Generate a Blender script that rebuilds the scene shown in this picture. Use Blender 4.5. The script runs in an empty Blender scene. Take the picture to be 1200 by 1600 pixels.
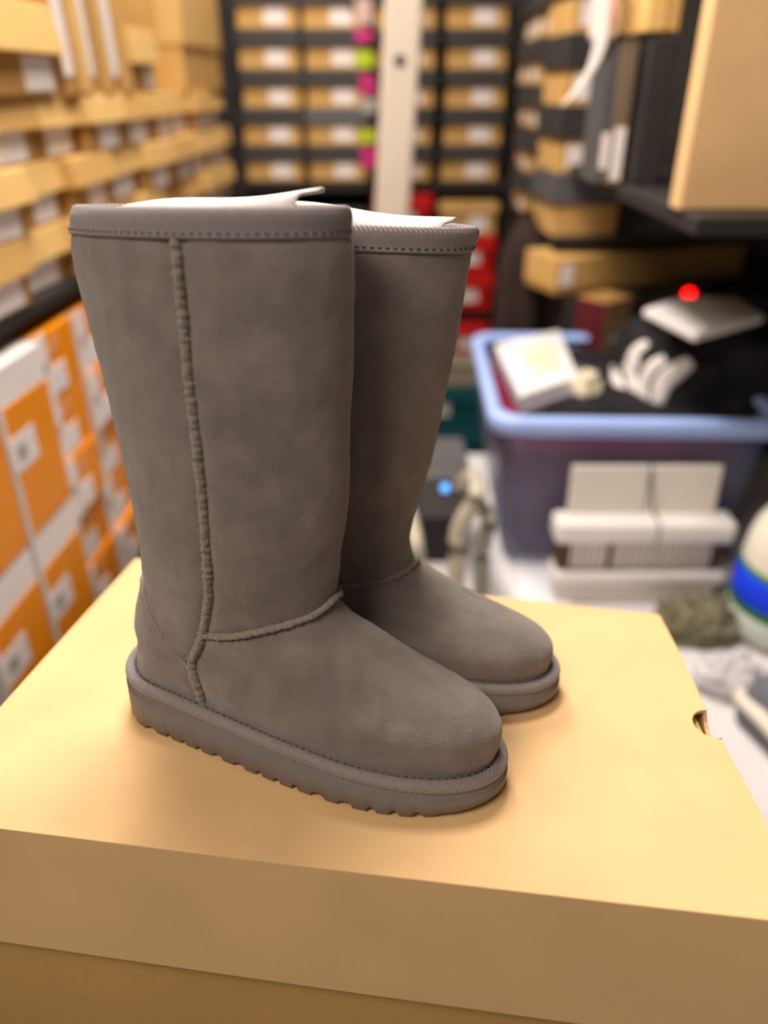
import bpy, bmesh, math, random
import numpy as np
from mathutils import Vector, Matrix, noise

random.seed(7)
scene = bpy.context.scene
COL = scene.collection
R = math.radians

# ------------------------------------------------------------------ camera, world, lights, exposure
CAM_Z = 1.5
PITCH = R(29.0)
cam_data = bpy.data.cameras.new('camera')
cam = bpy.data.objects.new('camera', cam_data)
COL.objects.link(cam)
cam.location = (0, 0, CAM_Z)
cam.rotation_euler = (R(90) - PITCH, 0, 0)
cam_data.sensor_fit = 'VERTICAL'
cam_data.sensor_height = 36.0
cam_data.sensor_width = 27.0
cam_data.lens = 36.0 * 1202 / 1600
cam_data.clip_start = 0.02
cam_data.dof.use_dof = True
cam_data.dof.focus_distance = 0.435
cam_data.dof.aperture_fstop = 2.7
scene.camera = cam

world = bpy.data.worlds.new('World')
scene.world = world
world.use_nodes = True
bg = world.node_tree.nodes['Background']
bg.inputs[0].default_value = (0.98, 0.89, 0.80, 1)
bg.inputs[1].default_value = 0.27

def area(name, loc, target, size, size_y, power, color):
    d = bpy.data.lights.new(name, 'AREA')
    d.shape = 'RECTANGLE'; d.size = size; d.size_y = size_y
    d.energy = power; d.color = color
    o = bpy.data.objects.new(name, d)
    COL.objects.link(o)
    o.location = loc
    v = Vector(target) - Vector(loc)
    o.rotation_euler = v.to_track_quat('-Z', 'Y').to_euler()
    return o
area('ceiling_lamp_light', (-0.10, 0.95, 2.50), (0.0, 0.75, 1.0), 0.55, 0.30, 27, (1.0, 0.92, 0.83))
area('rear_ceiling_lamp_light', (-0.30, 1.95, 2.50), (0.2, 1.9, 1.0), 1.2, 0.25, 28, (1.0, 0.93, 0.85))
area('front_ceiling_lamp_light', (-0.60, -0.35, 2.45), (0.1, 0.8, 1.3), 0.8, 0.4, 15, (1.0, 0.90, 0.78))

scene.view_settings.view_transform = 'Standard'
scene.view_settings.look = 'None'
scene.view_settings.exposure = 0.0
scene.view_settings.gamma = 1.0
scene.view_settings.use_curve_mapping = False

# ------------------------------------------------------------------ materials
MATS = {}
def lin(c):
    f = lambda v: v / 12.92 if v <= 0.04045 else ((v + 0.055) / 1.055) ** 2.4
    return tuple(f(x / 255.0) for x in c)
def mat(name, rgb, rough=0.7, spec=0.3, var=0.12, scale=12.0, bump=0.0, bscale=200.0, sheen=0.0,
        metal=0.0, bdist=0.001, emit=0.0, trans=0.0, alpha=1.0, rgb2=None, stretch=None):
    """procedural material: rgb is the albedo in 0-255 sRGB, modulated by object-space noise"""
    if name in MATS: return MATS[name]
    m = bpy.data.materials.new(name); m.use_nodes = True
    nt = m.node_tree; b = nt.nodes['Principled BSDF']
    c = lin(rgb); c2 = lin(rgb2) if rgb2 else tuple(x * (1 - var * 2) for x in c)
    tc = nt.nodes.new('ShaderNodeTexCoord'); out = tc.outputs['Object']
    if stretch:
        mp = nt.nodes.new('ShaderNodeMapping'); mp.inputs['Scale'].default_value = stretch
        nt.links.new(out, mp.inputs['Vector']); out = mp.outputs['Vector']
    n = nt.nodes.new('ShaderNodeTexNoise'); n.inputs['Scale'].default_value = scale; n.inputs['Detail'].default_value = 5
    nt.links.new(out, n.inputs['Vector'])
    r = nt.nodes.new('ShaderNodeValToRGB')
    r.color_ramp.elements[0].position = 0.3; r.color_ramp.elements[1].position = 0.7
    r.color_ramp.elements[0].color = (*c2, 1); r.color_ramp.elements[1].color = (*c, 1)
    nt.links.new(n.outputs['Fac'], r.inputs['Fac']); nt.links.new(r.outputs['Color'], b.inputs['Base Color'])
    b.inputs['Roughness'].default_value = rough; b.inputs['Specular IOR Level'].default_value = spec
    b.inputs['Metallic'].default_value = metal
    if sheen:
        b.inputs['Sheen Weight'].default_value = sheen; b.inputs['Sheen Roughness'].default_value = 0.45
        b.inputs['Sheen Tint'].default_value = (0.95, 0.90, 0.86, 1)
    if bump:
        n2 = nt.nodes.new('ShaderNodeTexNoise'); n2.inputs['Scale'].default_value = bscale; n2.inputs['Detail'].default_value = 6
        nt.links.new(out, n2.inputs['Vector'])
        bp = nt.nodes.new('ShaderNodeBump'); bp.inputs['Strength'].default_value = bump; bp.inputs['Distance'].default_value = bdist
        nt.links.new(n2.outputs['Fac'], bp.inputs['Height']); nt.links.new(bp.outputs['Normal'], b.inputs['Normal'])
    if emit:
        b.inputs['Emission Color'].default_value = (*c, 1); b.inputs['Emission Strength'].default_value = emit
    if trans:
        b.inputs['Transmission Weight'].default_value = trans
    if alpha < 1: b.inputs['Alpha'].default_value = alpha
    MATS[name] = m
    return m

KRAFT_LID = mat('kraft_lid_board', (231, 189, 136), 0.62, 0.25, 0.05, 18, 0.12, 1200)
KRAFT = mat('kraft_board', (204, 160, 96), 0.7, 0.2, 0.06, 14, 0.2, 500)
KRAFT_B = mat('kraft_board_brown', (184, 138, 78), 0.72, 0.2, 0.08, 10)
KRAFT_P = mat('kraft_board_pale', (218, 177, 110), 0.7, 0.2, 0.06, 10)
KRAFT_IN = mat('kraft_inner_board', (120, 84, 48), 0.8, 0.1, 0.1, 30)
SUEDE = mat('grey_suede', (137, 126, 121), 0.92, 0.12, 0.10, 46, 0.60, 1300, 0.45, rgb2=(117, 107, 103), bdist=0.0016)
SUEDE_SEAM = mat('seam_suede_edge', (150, 138, 126), 0.95, 0.1, 0.14, 400, 0.6, 2500, 0.5)
TWILL = mat('grey_twill_tape', (142, 132, 132), 0.8, 0.2, 0.06, 300, 0.2, 3000, 0.25)
SOLE_M = mat('grey_foam_sole', (122, 113, 110), 0.6, 0.35, 0.05, 60, 0.15, 1200)
THREAD = mat('grey_thread', (120, 108, 104), 0.8, 0.2, 0.08, 500)
THREAD_D = mat('dark_thread', (88, 80, 78), 0.85, 0.15, 0.1, 500)
FLEECE = mat('grey_fleece', (176, 164, 160), 0.95, 0.1, 0.1, 250, 0.6, 1500, 0.6)
CARD_W = mat('white_card', (214, 207, 204), 0.5, 0.3, 0.03, 30)
CARD_G = mat('grey_card_inside', (150, 142, 132), 0.7, 0.2, 0.05, 30)
WHITE_LABEL = mat('white_sticker_paper', (240, 230, 226), 0.6, 0.3, 0.05, 60)
BLACK_CARD = mat('black_card', (50, 48, 47), 0.6, 0.3, 0.1, 10)
GREY_CARD = mat('charcoal_card', (84, 82, 82), 0.65, 0.3, 0.08, 10)
ORANGE = mat('orange_card', (236, 142, 0), 0.5, 0.3, 0.06, 10)
ORANGE_MARK = mat('pale_orange_print', (226, 160, 110), 0.5, 0.3, 0.05, 20)
WHITE_CARD = mat('white_box_card', (232, 224, 220), 0.5, 0.3, 0.04, 10)
GREY_MARK = mat('grey_print', (170, 160, 156), 0.6, 0.2, 0.1, 40)
RED = mat('red_card', (196, 18, 14), 0.5, 0.3, 0.08, 10)
TEAL = mat('teal_card', (20, 82, 92), 0.55, 0.3, 0.08, 10)
DARK_METAL = mat('dark_shelf_metal', (44, 40, 37), 0.6, 0.3, 0.1, 10)

# ------------------------------------------------------------------ object helpers
def link(name, me, m=None, parent=None, smooth=False):
    o = bpy.data.objects.new(name, me); COL.objects.link(o)
    if m is not None and not me.materials: me.materials.append(m)
    if parent is not None: o.parent = parent
    if smooth:
        for p in me.polygons: p.use_smooth = True
    return o
def from_bm(name, bm, m=None, parent=None, smooth=False):
    bmesh.ops.recalc_face_normals(bm, faces=bm.faces)
    me = bpy.data.meshes.new(name); bm.to_mesh(me); bm.free()
    return link(name, me, m, parent, smooth)
def from_py(name, v, f, m=None, parent=None, smooth=False):
    me = bpy.data.meshes.new(name); me.from_pydata([tuple(map(float, q)) for q in v], [], f); me.update()
    return link(name, me, m, parent, smooth)
def tag(o, label, cat, group=None, kind=None):
    o['label'] = label; o['category'] = cat
    if group: o['group'] = group
    if kind: o['kind'] = kind
    return o
def struct(o, label=None):
    o['kind'] = 'structure'
    if label: o['label'] = label
    return o
def empty(name, loc=(0, 0, 0), rz=0.0, parent=None):
    o = bpy.data.objects.new(name, None); COL.objects.link(o); o.empty_display_size = 0.02
    o.location = loc; o.rotation_euler = (0, 0, rz)
    if parent: o.parent = parent
    return o
def bm_box(x0, x1, y0, y1, z0, z1, bev=0.0, seg=1):
    bm = bmesh.new()
    bmesh.ops.create_cube(bm, size=1)
    for v in bm.verts:
        v.co = Vector((x0 if v.co.x < 0 else x1, y0 if v.co.y < 0 else y1, z0 if v.co.z < 0 else z1))
    if bev: bmesh.ops.bevel(bm, geom=list(bm.edges), offset=bev, segments=seg, affect='EDGES', profile=0.5)
    return bm
def box(name, ext, m, parent=None, bev=0.002, seg=1):
    return from_bm(name, bm_box(*ext, bev=bev, seg=seg), m, parent)
def lathe(name, prof, m, parent=None, n=32, smooth=True):
    v = []; f = []
    for (r_, z) in prof:
        for k in range(n):
            a = 2 * math.pi * k / n; v.append((r_ * math.cos(a), r_ * math.sin(a), z))
    for i in range(len(prof) - 1):
        for k in range(n):
            f.append((i * n + k, i * n + (k + 1) % n, (i + 1) * n + (k + 1) % n, (i + 1) * n + k))
    f.append(tuple(range(n - 1, -1, -1))); f.append(tuple((len(prof) - 1) * n + k for k in range(n)))
    return from_py(name, v, f, m, parent, smooth)
def tube(name, pts, rad, m, parent=None, n=10, rfun=None, closed=False, flat=1.0):
    """swept tube; rad scalar or list"""
    P = [Vector(p) for p in pts]; N = len(P); v = []; f = []
    up = Vector((0, 0, 1))
    for i, p in enumerate(P):
        t = (P[(i + 1) % N] - P[i - 1]) if (closed or 0 < i < N - 1) else (P[1] - P[0] if i == 0 else P[-1] - P[-2])
        t.normalize()
        s = t.cross(up)
        if s.length < 1e-3: s = t.cross(Vector((0, 1, 0)))
        s.normalize(); u = s.cross(t)
        r_ = rad[i] if hasattr(rad, '__len__') else rad
        for k in range(n):
            a = 2 * math.pi * k / n
            v.append(p + s * (r_ * math.cos(a)) + u * (r_ * flat * math.sin(a)))
    for i in range(N if closed else N - 1):
        j = (i + 1) % N
        for k in range(n):
            f.append((i * n + k, i * n + (k + 1) % n, j * n + (k + 1) % n, j * n + k))
    if not closed:
        f.append(tuple(range(n))); f.append(tuple((N - 1) * n + k for k in range(n - 1, -1, -1)))
    return from_py(name, v, f, m, parent, True)
FWD = Vector((0, math.cos(PITCH), -math.sin(PITCH))); UPV = Vector((0, math.sin(PITCH), math.cos(PITCH)))
def at(px, py, Y):
    """point of the photograph's pixel on the upright plane at distance Y"""
    d = Vector((1, 0, 0)) * ((px - 600) / 1202) + UPV * ((800 - py) / 1202) + FWD
    return Vector((0, 0, CAM_Z)) + d * (Y / d.y)
ORD = ['first', 'second', 'third', 'fourth', 'fifth', 'sixth', 'seventh', 'eighth', 'ninth', 'tenth', 'eleventh', 'twelfth']

# ------------------------------------------------------------------ the room shell
WALL = mat('grey_painted_wall', (92, 88, 82), 0.9, 0.1, 0.06, 3)
CEIL = mat('white_ceiling', (210, 200, 186), 0.9, 0.1, 0.03, 3)
FLOOR = mat('grey_concrete_floor', (92, 84, 76), 0.85, 0.15, 0.12, 4)
struct(box('floor', (-1.4, 1.9, -1.6, 3.4, -0.05, 0.0), FLOOR, bev=0))
struct(box('ceiling', (-1.4, 1.9, -1.6, 3.4, 2.62, 2.68), CEIL, bev=0))
struct(box('wall_back', (-1.4, 1.9, 3.25, 3.35, 0, 2.62), WALL, bev=0))
struct(box('wall_left', (-1.35, -1.25, -1.6, 3.25, 0, 2.62), WALL, bev=0))
struct(box('wall_right', (1.75, 1.85, -1.6, 3.25, 0, 2.62), WALL, bev=0))

# ------------------------------------------------------------------ the shoebox under the boots (tilted on its carton)
TILT = R(6.4); HB = 0.31
RB = Matrix.Rotation(-TILT, 4, 'X')
OB = Vector((0, 0, CAM_Z)) - RB @ Vector((0, 0, HB))
MB = Matrix.Translation(OB) @ RB            # lid-plane frame -> world
lid_box = empty('shoebox'); lid_box.matrix_world = MB
tag(lid_box, 'large plain brown cardboard shoebox with a deep lid, under the two grey boots', 'shoebox')
FL, FR_, BR, BL = Vector((-0.259, 0.3192)), Vector((0.197, 0.2525)), Vector((0.2187, 0.533)), Vector((-0.2275, 0.634))
LID_D = 0.0835
def lid_mesh():
    bm = bmesh.new()
    def V(p, z=0.0): return bm.verts.new((p.x, p.y, z))
    # finger notch across the right-hand edge
    e = (BR - FR_); L = e.length; e.normalize(); nin = Vector((-e.y, e.x))
    t0, t1 = 0.130, 0.159; tc = (t0 + t1) / 2; rt = (t1 - t0) / 2
    arc = [FR_ + e * (tc - rt * math.cos(a)) + nin * (0.0125 * math.sin(a)) for a in [math.pi * k / 14 for k in range(15)]]
    def bez(a, b, bow, n=8):
        d = (b - a); nn = Vector((d.y, -d.x)).normalized()
        return [a + d * (k / n) + nn * (bow * 4 * (k / n) * (1 - k / n)) for k in range(n)]
    top = []
    top += [V(p) for p in bez(FL, FR_, 0.0012)]
    rt0 = [V(p) for p in bez(FR_, arc[0], 0.0012, 5)]
    na = [V(p) for p in arc]
    rt1 = [V(p) for p in bez(arc[-1], BR, 0.001, 5)][1:]
    bk = [V(p) for p in bez(BR, BL, 0.001)]
    lf = [V(p) for p in bez(BL, FL, 0.001)]
    loop = top + rt0 + na + rt1 + bk + lf
    bm.faces.new(loop)
    def flap(run, out, lean, depth=LID_D, sag=0.0):
        low = []
        n = len(run)
        for i, v in enumerate(run):
            q = i / (n - 1)
            low.append(bm.verts.new((v.co.x + out.x * lean, v.co.y + out.y * lean, -depth - sag * math.sin(math.pi * q))))
        for i in range(n - 1):
            bm.faces.new((run[i], run[i + 1], low[i + 1], low[i]))
    out_f = Vector((-(FL - FR_).y, (FL - FR_).x)).normalized()
    if out_f.y > 0: out_f = -out_f
    flap(top + [rt0[0]], out_f, 0.003)
    # right flap with the lower half of the finger hole
    outr = -nin
    zr = -LID_D
    run = rt0 + [na[0]]
    flap(run, outr, 0.012)
    flap([na[-1]] + rt1 + [bk[0]], outr, 0.004)
    lows = []
    for a in [math.pi * k / 10 for k in range(11)]:
        p = FR_ + e * (tc - rt * math.cos(a)) + outr * (0.0015 * math.sin(a))
        lows.append(bm.verts.new((p.x, p.y, -0.013 * math.sin(a) - (0.0 if 0 < a < math.pi - 1e-6 else 0.0))))
    lows[0] = na[0]; lows[-1] = na[-1]
    b0 = FR_ + e * (tc - rt) + outr * 0.012; b1 = FR_ + e * (tc + rt) + outr * 0.004
    bl = [bm.verts.new((b0.x + (b1.x - b0.x) * k / 10, b0.y + (b1.y - b0.y) * k / 10, zr)) for k in range(11)]
    for k in range(10):
        bm.faces.new((lows[k], lows[k + 1], bl[k + 1], bl[k]))
    flap(bk + [lf[0]], -out_f, 0.002)
    flap(lf + [top[0]], nin, 0.002)
    bmesh.ops.recalc_face_normals(bm, faces=bm.faces)
    for f in bm.faces:
        if len(f.verts) > 10 and f.normal.z < 0:
            bmesh.ops.reverse_faces(bm, faces=bm.faces); break
    return bm
bm = lid_mesh()
bm.verts.index_update()
me = bpy.data.meshes.new('lid'); bm.to_mesh(me); bm.free()
lid = link('lid', me, KRAFT_LID, lid_box)
md = lid.modifiers.new('Solidify', 'SOLIDIFY'); md.thickness = 0.0026; md.offset = -1
md = lid.modifiers.new('Bevel', 'BEVEL'); md.width = 0.0014; md.segments = 3; md.limit_method = 'ANGLE'; md.angle_limit = R(50)
def inset_quad(d):
    c = (FL + FR_ + BR + BL) / 4
    return [p + (c - p).normalized() * d for p in (FL, FR_, BR, BL)]
def prism(name, quad, z0, z1, m, parent, bev=0.002, open_top=False):
    bm = bmesh.new()
    a = [bm.verts.new((p.x, p.y, z0)) for p in quad]; b = [bm.verts.new((p.x, p.y, z1)) for p in quad]
    bm.faces.new(a[::-1])
    if not open_top: bm.faces.new(b)
    for i in range(4): bm.faces.new((a[i], a[(i + 1) % 4], b[(i + 1) % 4], b[i]))
    bmesh.ops.recalc_face_normals(bm, faces=bm.faces)
    if bev: bmesh.ops.bevel(bm, geom=[e for e in bm.edges if not e.is_boundary], offset=bev, segments=2, affect='EDGES')
    return from_bm(name, bm, m, parent)
body = prism('box_body', inset_quad(0.0075), -0.215, -0.006, KRAFT, lid_box, open_top=True)
md = body.modifiers.new('Solidify', 'SOLIDIFY'); md.thickness = 0.003; md.offset = -1

# ------------------------------------------------------------------ boots
def pchip(tab, x):
    tab = np.asarray(tab, float); X = tab[:, 0]; Y = tab[:, 1:]
    x = np.clip(np.asarray(x, float), X[0], X[-1]); h = np.diff(X); d = np.diff(Y, axis=0) / h[:, None]
    m = np.zeros_like(Y); m[0] = d[0]; m[-1] = d[-1]
    for i in range(1, len(X) - 1): m[i] = (h[i] * d[i - 1] + h[i - 1] * d[i]) / (h[i] + h[i - 1])
    i = np.clip(np.searchsorted(X, x) - 1, 0, len(h) - 1); H = h[i]; t = (x - X[i]) / H
    t = t[..., None]; H = H[..., None]
    return (2*t**3-3*t**2+1)*Y[i]+(t**3-2*t**2+t)*H*m[i]+(-2*t**3+3*t**2)*Y[i+1]+(t**3-t**2)*H*m[i+1]
def surf(tab, s, phi):
    T = pchip(tab, s); xf, zf, xr, zr, w, hl, ub, wh, pf, yo = [T[..., i] for i in range(10)]
    u = (1 - np.cos(phi)) / 2
    A = np.sqrt(np.clip(1 - np.clip(1 - u / hl, 0, 1) ** 2, 0, 1))
    v = np.clip((u - ub) / (1 - ub), 0, 1); B = np.sqrt(np.clip(1 - v ** pf, 0, 1))
    q = np.clip(u / ub, 0, 1); q = q * q * (3 - 2 * q)
    y = -np.sign(np.sin(phi)) * w * A * B * (wh + (1 - wh) * q)
    return np.stack([xr + (xf - xr) * u, y, zr + (zf - zr) * u], -1)
def surf_n(tab, s, phi, d=1e-3):
    a = surf(tab, np.clip(s + d, 0, 1), phi) - surf(tab, np.clip(s - d, 0, 1), phi)
    b = surf(tab, s, phi + d) - surf(tab, s, phi - d)
    n = np.cross(a, b); n /= np.linalg.norm(n, axis=-1)[..., None] + 1e-12
    return n
NEAR = [[0,.2592,.0195,.0220,.033,.0415,.13,.645,.8,2.05,0],[.08,.2625,.0365,.0225,.044,.0422,.16,.64,.82,2.05,0],[.16,.258,.0460,.0215,.051,.0400,.2,.63,.85,2.05,0],
 [.22,.251,.0515,.0188,.056,.0365,.22,.6,.9,2,0],[.28,.2395,.0556,.0196,.061,.035,.26,.57,.95,2,0],[.34,.221,.0625,.0207,.066,.0345,.32,.54,1,2,0],
 [.40,.1985,.0722,.0226,.072,.0345,.4,.5,1,2,0],[.46,.1735,.083,.0259,.08,.0345,.45,.5,1,2,0],[.50,.1634,.0951,.0297,.088,.0360,.5,.5,1,2,0],
 [.54,.1635,.1162,.0329,.103,.039,.5,.5,1,2,0],[.62,.1678,.145,.0329,.14,.0415,.5,.5,1,2,0],[.74,.1708,.193,.0277,.193,.0425,.5,.5,1,2,0],
 [.86,.1737,.25,.0192,.25,.0435,.5,.5,1,2,0],[.945,.1738,.285,.0165,.285,.0445,.5,.5,1,2,0],[.975,.1715,.293,.0190,.293,.0438,.5,.5,1,2,0],[1,.1706,.301,.0232,.301,.0430,.5,.5,1,2,0]]
FAR = [[0,.2592,.0195,.0220,.033,.0415,.13,.645,.8,2.05,0],[.08,.2605,.033,.0225,.044,.0422,.16,.64,.82,2.05,0],[.16,.2555,.0405,.0215,.051,.0385,.2,.63,.85,2.05,0],
 [.22,.247,.0448,.0188,.056,.036,.22,.6,.9,2,0],[.28,.2375,.0478,.0196,.061,.035,.26,.57,.95,2,0],[.34,.217,.0535,.0207,.066,.0345,.32,.54,1,2,0],
 [.40,.194,.0620,.0226,.072,.0345,.4,.5,1,2,0],[.46,.1645,.0775,.0259,.08,.0345,.45,.5,1,2,0],[.50,.1585,.0932,.0297,.088,.0355,.5,.5,1,2,0],
 [.54,.1635,.1169,.03,.103,.0393,.5,.5,1,2,0],[.62,.1708,.1435,.0328,.1386,.0415,.5,.5,1,2,0],[.74,.1799,.1885,.0339,.1891,.0425,.5,.5,1,2,0],
 [.86,.1883,.2405,.0353,.2438,.0435,.5,.5,1,2,0],[.94,.1922,.2715,.037,.2755,.0445,.5,.5,1,2,0],[1,.1945,.289,.0441,.2945,.0435,.5,.5,1,2,0]]
SIDE = [(0,1.14),(.129,1.095),(.245,1.127),(.33,1.23),(.406,1.372),(.45,1.49),(.494,1.60),(.533,1.675),(.603,1.687),(.693,1.706),(.82,1.725),(.927,1.757),(1,1.75)]
ANKLE = [(1.43,.434),(1.63,.441),(1.958,.469),(2.298,.487),(2.695,.499),(3.1416,.508)]
HEEL = [(0,.512),(.25,.508),(.55,.495),(.8,.462),(.913,.401),(.976,.307),(1.03,.24),(1.09,.18)]

def build_boot(name, tab, ankle_shift, seed, dents):
    root = empty(name)
    tab = np.array(tab)
    side = np.array([(a, b) for a, b in SIDE]); ank = np.array(ANKLE) + np.array([0, ankle_shift]); heel = np.array(HEEL)
    NS, NP = 190, 208
    sv = np.concatenate([np.linspace(0, .5, 110, endpoint=False), np.linspace(.5, 1, 80)])
    pv = np.linspace(0, 2 * np.pi, NP, endpoint=False)
    pv = pv + 0.0
    S, PH = np.meshgrid(sv, pv, indexing='ij')
    P = surf(tab, S, PH); N = surf_n(tab, S, PH + 1e-5)
    C = surf(tab, S, PH * 0 + np.pi / 2) * 0.5 + surf(tab, S, PH * 0 + 3 * np.pi / 2) * 0.5
    if ((P - P.mean(1, keepdims=True)) * N).sum() < 0: N = -N
    # soft lumps and nap of the sheepskin, thumb dents, ankle wrinkles
    flat = P.reshape(-1, 3)
    dsp = np.array([0.0011 * noise.noise(Vector((p[0] * 28 + seed, p[1] * 28, p[2] * 20))) +
                    0.00035 * noise.noise(Vector((p[0] * 130, p[1] * 130 + seed, p[2] * 110))) +
                    0.00012 * noise.noise(Vector((p[0] * 600, p[1] * 600, p[2] * 600 + seed))) for p in flat]).reshape(P.shape[:2])
    for (x, z, rad, amp, sx) in dents:
        d2 = ((P[..., 0] - x) / (rad * sx)) ** 2 + ((P[..., 2] - z) / rad) ** 2
        dsp -= amp * np.exp(-d2) * (P[..., 1] < 0.012)
    lim = np.clip(S / 0.02, 0, 1) * np.clip((1 - S) / 0.01, 0, 1)
    # panels swell away from the seams, so that the seams sit in a shallow valley
    phs = np.interp(S, side[:, 0], side[:, 1]); pm = np.minimum(PH, 2 * np.pi - PH)
    rad_loc = np.maximum(tab[:, 5].mean(), 0.035)
    ds = np.abs(pm - phs) * 0.06
    da = np.where(pm > phs, np.abs(S - np.interp(pm, ank[:, 0], ank[:, 1])) * 0.28, 1.0)
    dd = np.minimum(ds, da)
    dsp = dsp - 0.0016 * np.exp(-(dd / 0.0045) ** 2)
    P = P + N * (dsp * lim)[..., None]
    nS, nP = P.shape[:2]
    V = P.reshape(-1, 3)
    # smooth normals of the whole skin, shared by its panels
    a = np.gradient(P, axis=0); b = np.roll(P, -1, 1) - np.roll(P, 1, 1)
    NN = np.cross(a, b); NN /= np.linalg.norm(NN, axis=-1)[..., None] + 1e-12
    if ((P - P.mean(1, keepdims=True)) * NN).sum() < 0: NN = -NN
    NN = NN.reshape(-1, 3)
    fs = {'shaft_front_panel': [], 'shaft_back_panel': [], 'vamp': [], 'heel_counter': []}
    for i in range(nS - 1):
        sc = (sv[i] + sv[i + 1]) / 2; ph_s = np.interp(sc, side[:, 0], side[:, 1])
        for k in range(nP):
            pc = pv[k] + np.pi / nP; m_ = min(pc, 2 * np.pi - pc)
            k2 = (k + 1) % nP
            f = (i * nP + k, i * nP + k2, (i + 1) * nP + k2, (i + 1) * nP + k)
            if m_ > ph_s: key = 'vamp' if sc < np.interp(m_, ank[:, 0], ank[:, 1]) else 'shaft_front_panel'
            else: key = 'heel_counter' if sc < np.interp(m_, heel[:, 0], heel[:, 1]) else 'shaft_back_panel'
            fs[key].append(f)
    f0 = fs['vamp'][len(fs['vamp']) // 2]
    fn = np.cross(V[f0[1]] - V[f0[0]], V[f0[2]] - V[f0[0]])
    flip = fn.dot(NN[f0[0]]) < 0
    for key, faces in fs.items():
        idx = sorted(set(q for f in faces for q in f)); mp = {q: n for n, q in enumerate(idx)}
        ff = [tuple(mp[q] for q in (f[::-1] if flip else f)) for f in faces]
        o = from_py(key, V[idx], ff, SUEDE, root, True)
        o.data.normals_split_custom_set_from_vertices([tuple(NN[q]) for q in idx])
    # raised stitched seams
    def seam(nm, sp, rw, rh, mirror=False, pitch=0.0042, lift=0.0, bumpy=1.0):
        sp = np.array(sp, float)
        t = np.linspace(0, 1, 400); tt = np.linspace(0, 1, len(sp))
        cs = pchip(np.column_stack([tt, sp]), t); s_, p_ = cs[:, 0], cs[:, 1]
        if mirror: p_ = 2 * np.pi - p_
        q = surf(tab, s_, p_); seglen = np.concatenate([[0], np.cumsum(np.linalg.norm(np.diff(q, axis=0), axis=1))])
        n_ = max(30, int(seglen[-1] / 0.00075)); l = np.linspace(0, seglen[-1], n_)
        s_, p_ = np.interp(l, seglen, s_), np.interp(l, seglen, p_)
        q = surf(tab, s_, p_); nn = surf_n(tab, s_, p_ + 1e-5)
        cen = surf(tab, s_, np.full_like(s_, np.pi / 2)) * .5 + surf(tab, s_, np.full_like(s_, 1.5 * np.pi)) * .5
        if ((q - cen) * nn).sum() < 0: nn = -nn
        tg = np.gradient(q, axis=0); tg /= np.linalg.norm(tg, axis=1)[:, None] + 1e-12
        sd = np.cross(tg, nn)
        K = 12; vv = []; ff = []
        for i in range(n_):
            wob = 0.07 * math.sin(2 * math.pi * l[i] / pitch) + 0.26 * noise.noise(Vector((l[i] * 420, seed, 1)))
            sh = 0.0005 * noise.noise(Vector((l[i] * 90, seed * 2, 5))) * bumpy
            for k in range(K):
                a_ = 2 * math.pi * k / K
                two = 1 + 0.10 * math.cos(2 * a_ + 2 * math.pi * l[i] / pitch * 0.5) * bumpy
                gr = 1 + bumpy * (wob + 0.22 * noise.noise(Vector((l[i] * 1100, k * 1.7, seed))))
                vv.append(q[i] + nn[i] * (lift - 0.0010 + rh * gr * two * math.sin(a_)) + sd[i] * (rw * gr * math.cos(a_) + sh))
            if i:
                for k in range(K):
                    ff.append(((i - 1) * K + k, (i - 1) * K + (k + 1) % K, i * K + (k + 1) % K, i * K + k))
        return from_py(nm, vv, ff, SUEDE_SEAM, root, True)
    for mir in (False, True):
        seam('side_seam', SIDE[:0:-1] + [SIDE[0]], 0.0026, 0.0027, mir)
        seam('heel_seam', [(b_, a_) for a_, b_ in HEEL], 0.0010, 0.0015, mir, 0.003, 0.0004, 0.8)
    an = [(b_ + ankle_shift, a_) for a_, b_ in ANKLE]
    seam('ankle_seam', an + [(b_, 2 * np.pi - a_) for b_, a_ in an[-2::-1]], 0.0019, 0.0025, False)
    # sole outline
    ph = np.linspace(0, 2 * np.pi, 4000, endpoint=False); q = surf(tab, np.zeros(4000), ph)
    L = np.concatenate([[0], np.cumsum(np.linalg.norm(np.diff(np.vstack([q, q[:1]]), axis=0), axis=1))])
    tot = L[-1]
    def outline(n_):
        l = np.arange(n_) * tot / n_; pp = np.interp(l, L, np.append(ph, 2 * np.pi)); p = surf(tab, np.zeros(n_), pp)
        for _ in range(3): p[:, :2] = (np.roll(p[:, :2], 1, 0) + p[:, :2] * 2 + np.roll(p[:, :2], -1, 0)) / 4
        t = np.roll(p, -2, 0) - np.roll(p, 2, 0); nn = np.stack([t[:, 1], -t[:, 0]], 1); nn /= np.linalg.norm(nn, axis=1)[:, None] + 1e-12
        if ((p[:, :2] - p[:, :2].mean(0)) * nn).sum() < 0: nn = -nn
        return l, p, nn
    l, p, nn = outline(900)
    spring = lambda x: 0.0045 * np.clip((x - .20) / .06, 0, 1) ** 2
    top = p[:, 2] - 0.0050
    notch = np.zeros(900); pos = 0.006; pat = [(.0046, .0030), (.0046, .0032), (.0088, .0031), (.0088, .0031), (.0050, .0032)]; j = 0
    while pos < tot - 0.004:
        wd, hh = pat[j % 5]; dl = np.abs(l - pos - wd / 2)
        notch = np.maximum(notch, hh * np.sqrt(np.clip(1 - (dl / (wd / 2)) ** 2, 0, 1)))
        pos += wd + 0.0074; j += 1
    notch = notch * np.clip((.243 - p[:, 0]) / .02, 0, 1) * np.clip((p[:, 0] - .030) / .01, 0, 1)
    bot = spring(p[:, 0]) + notch
    bot0 = spring(p[:, 0])
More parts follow.
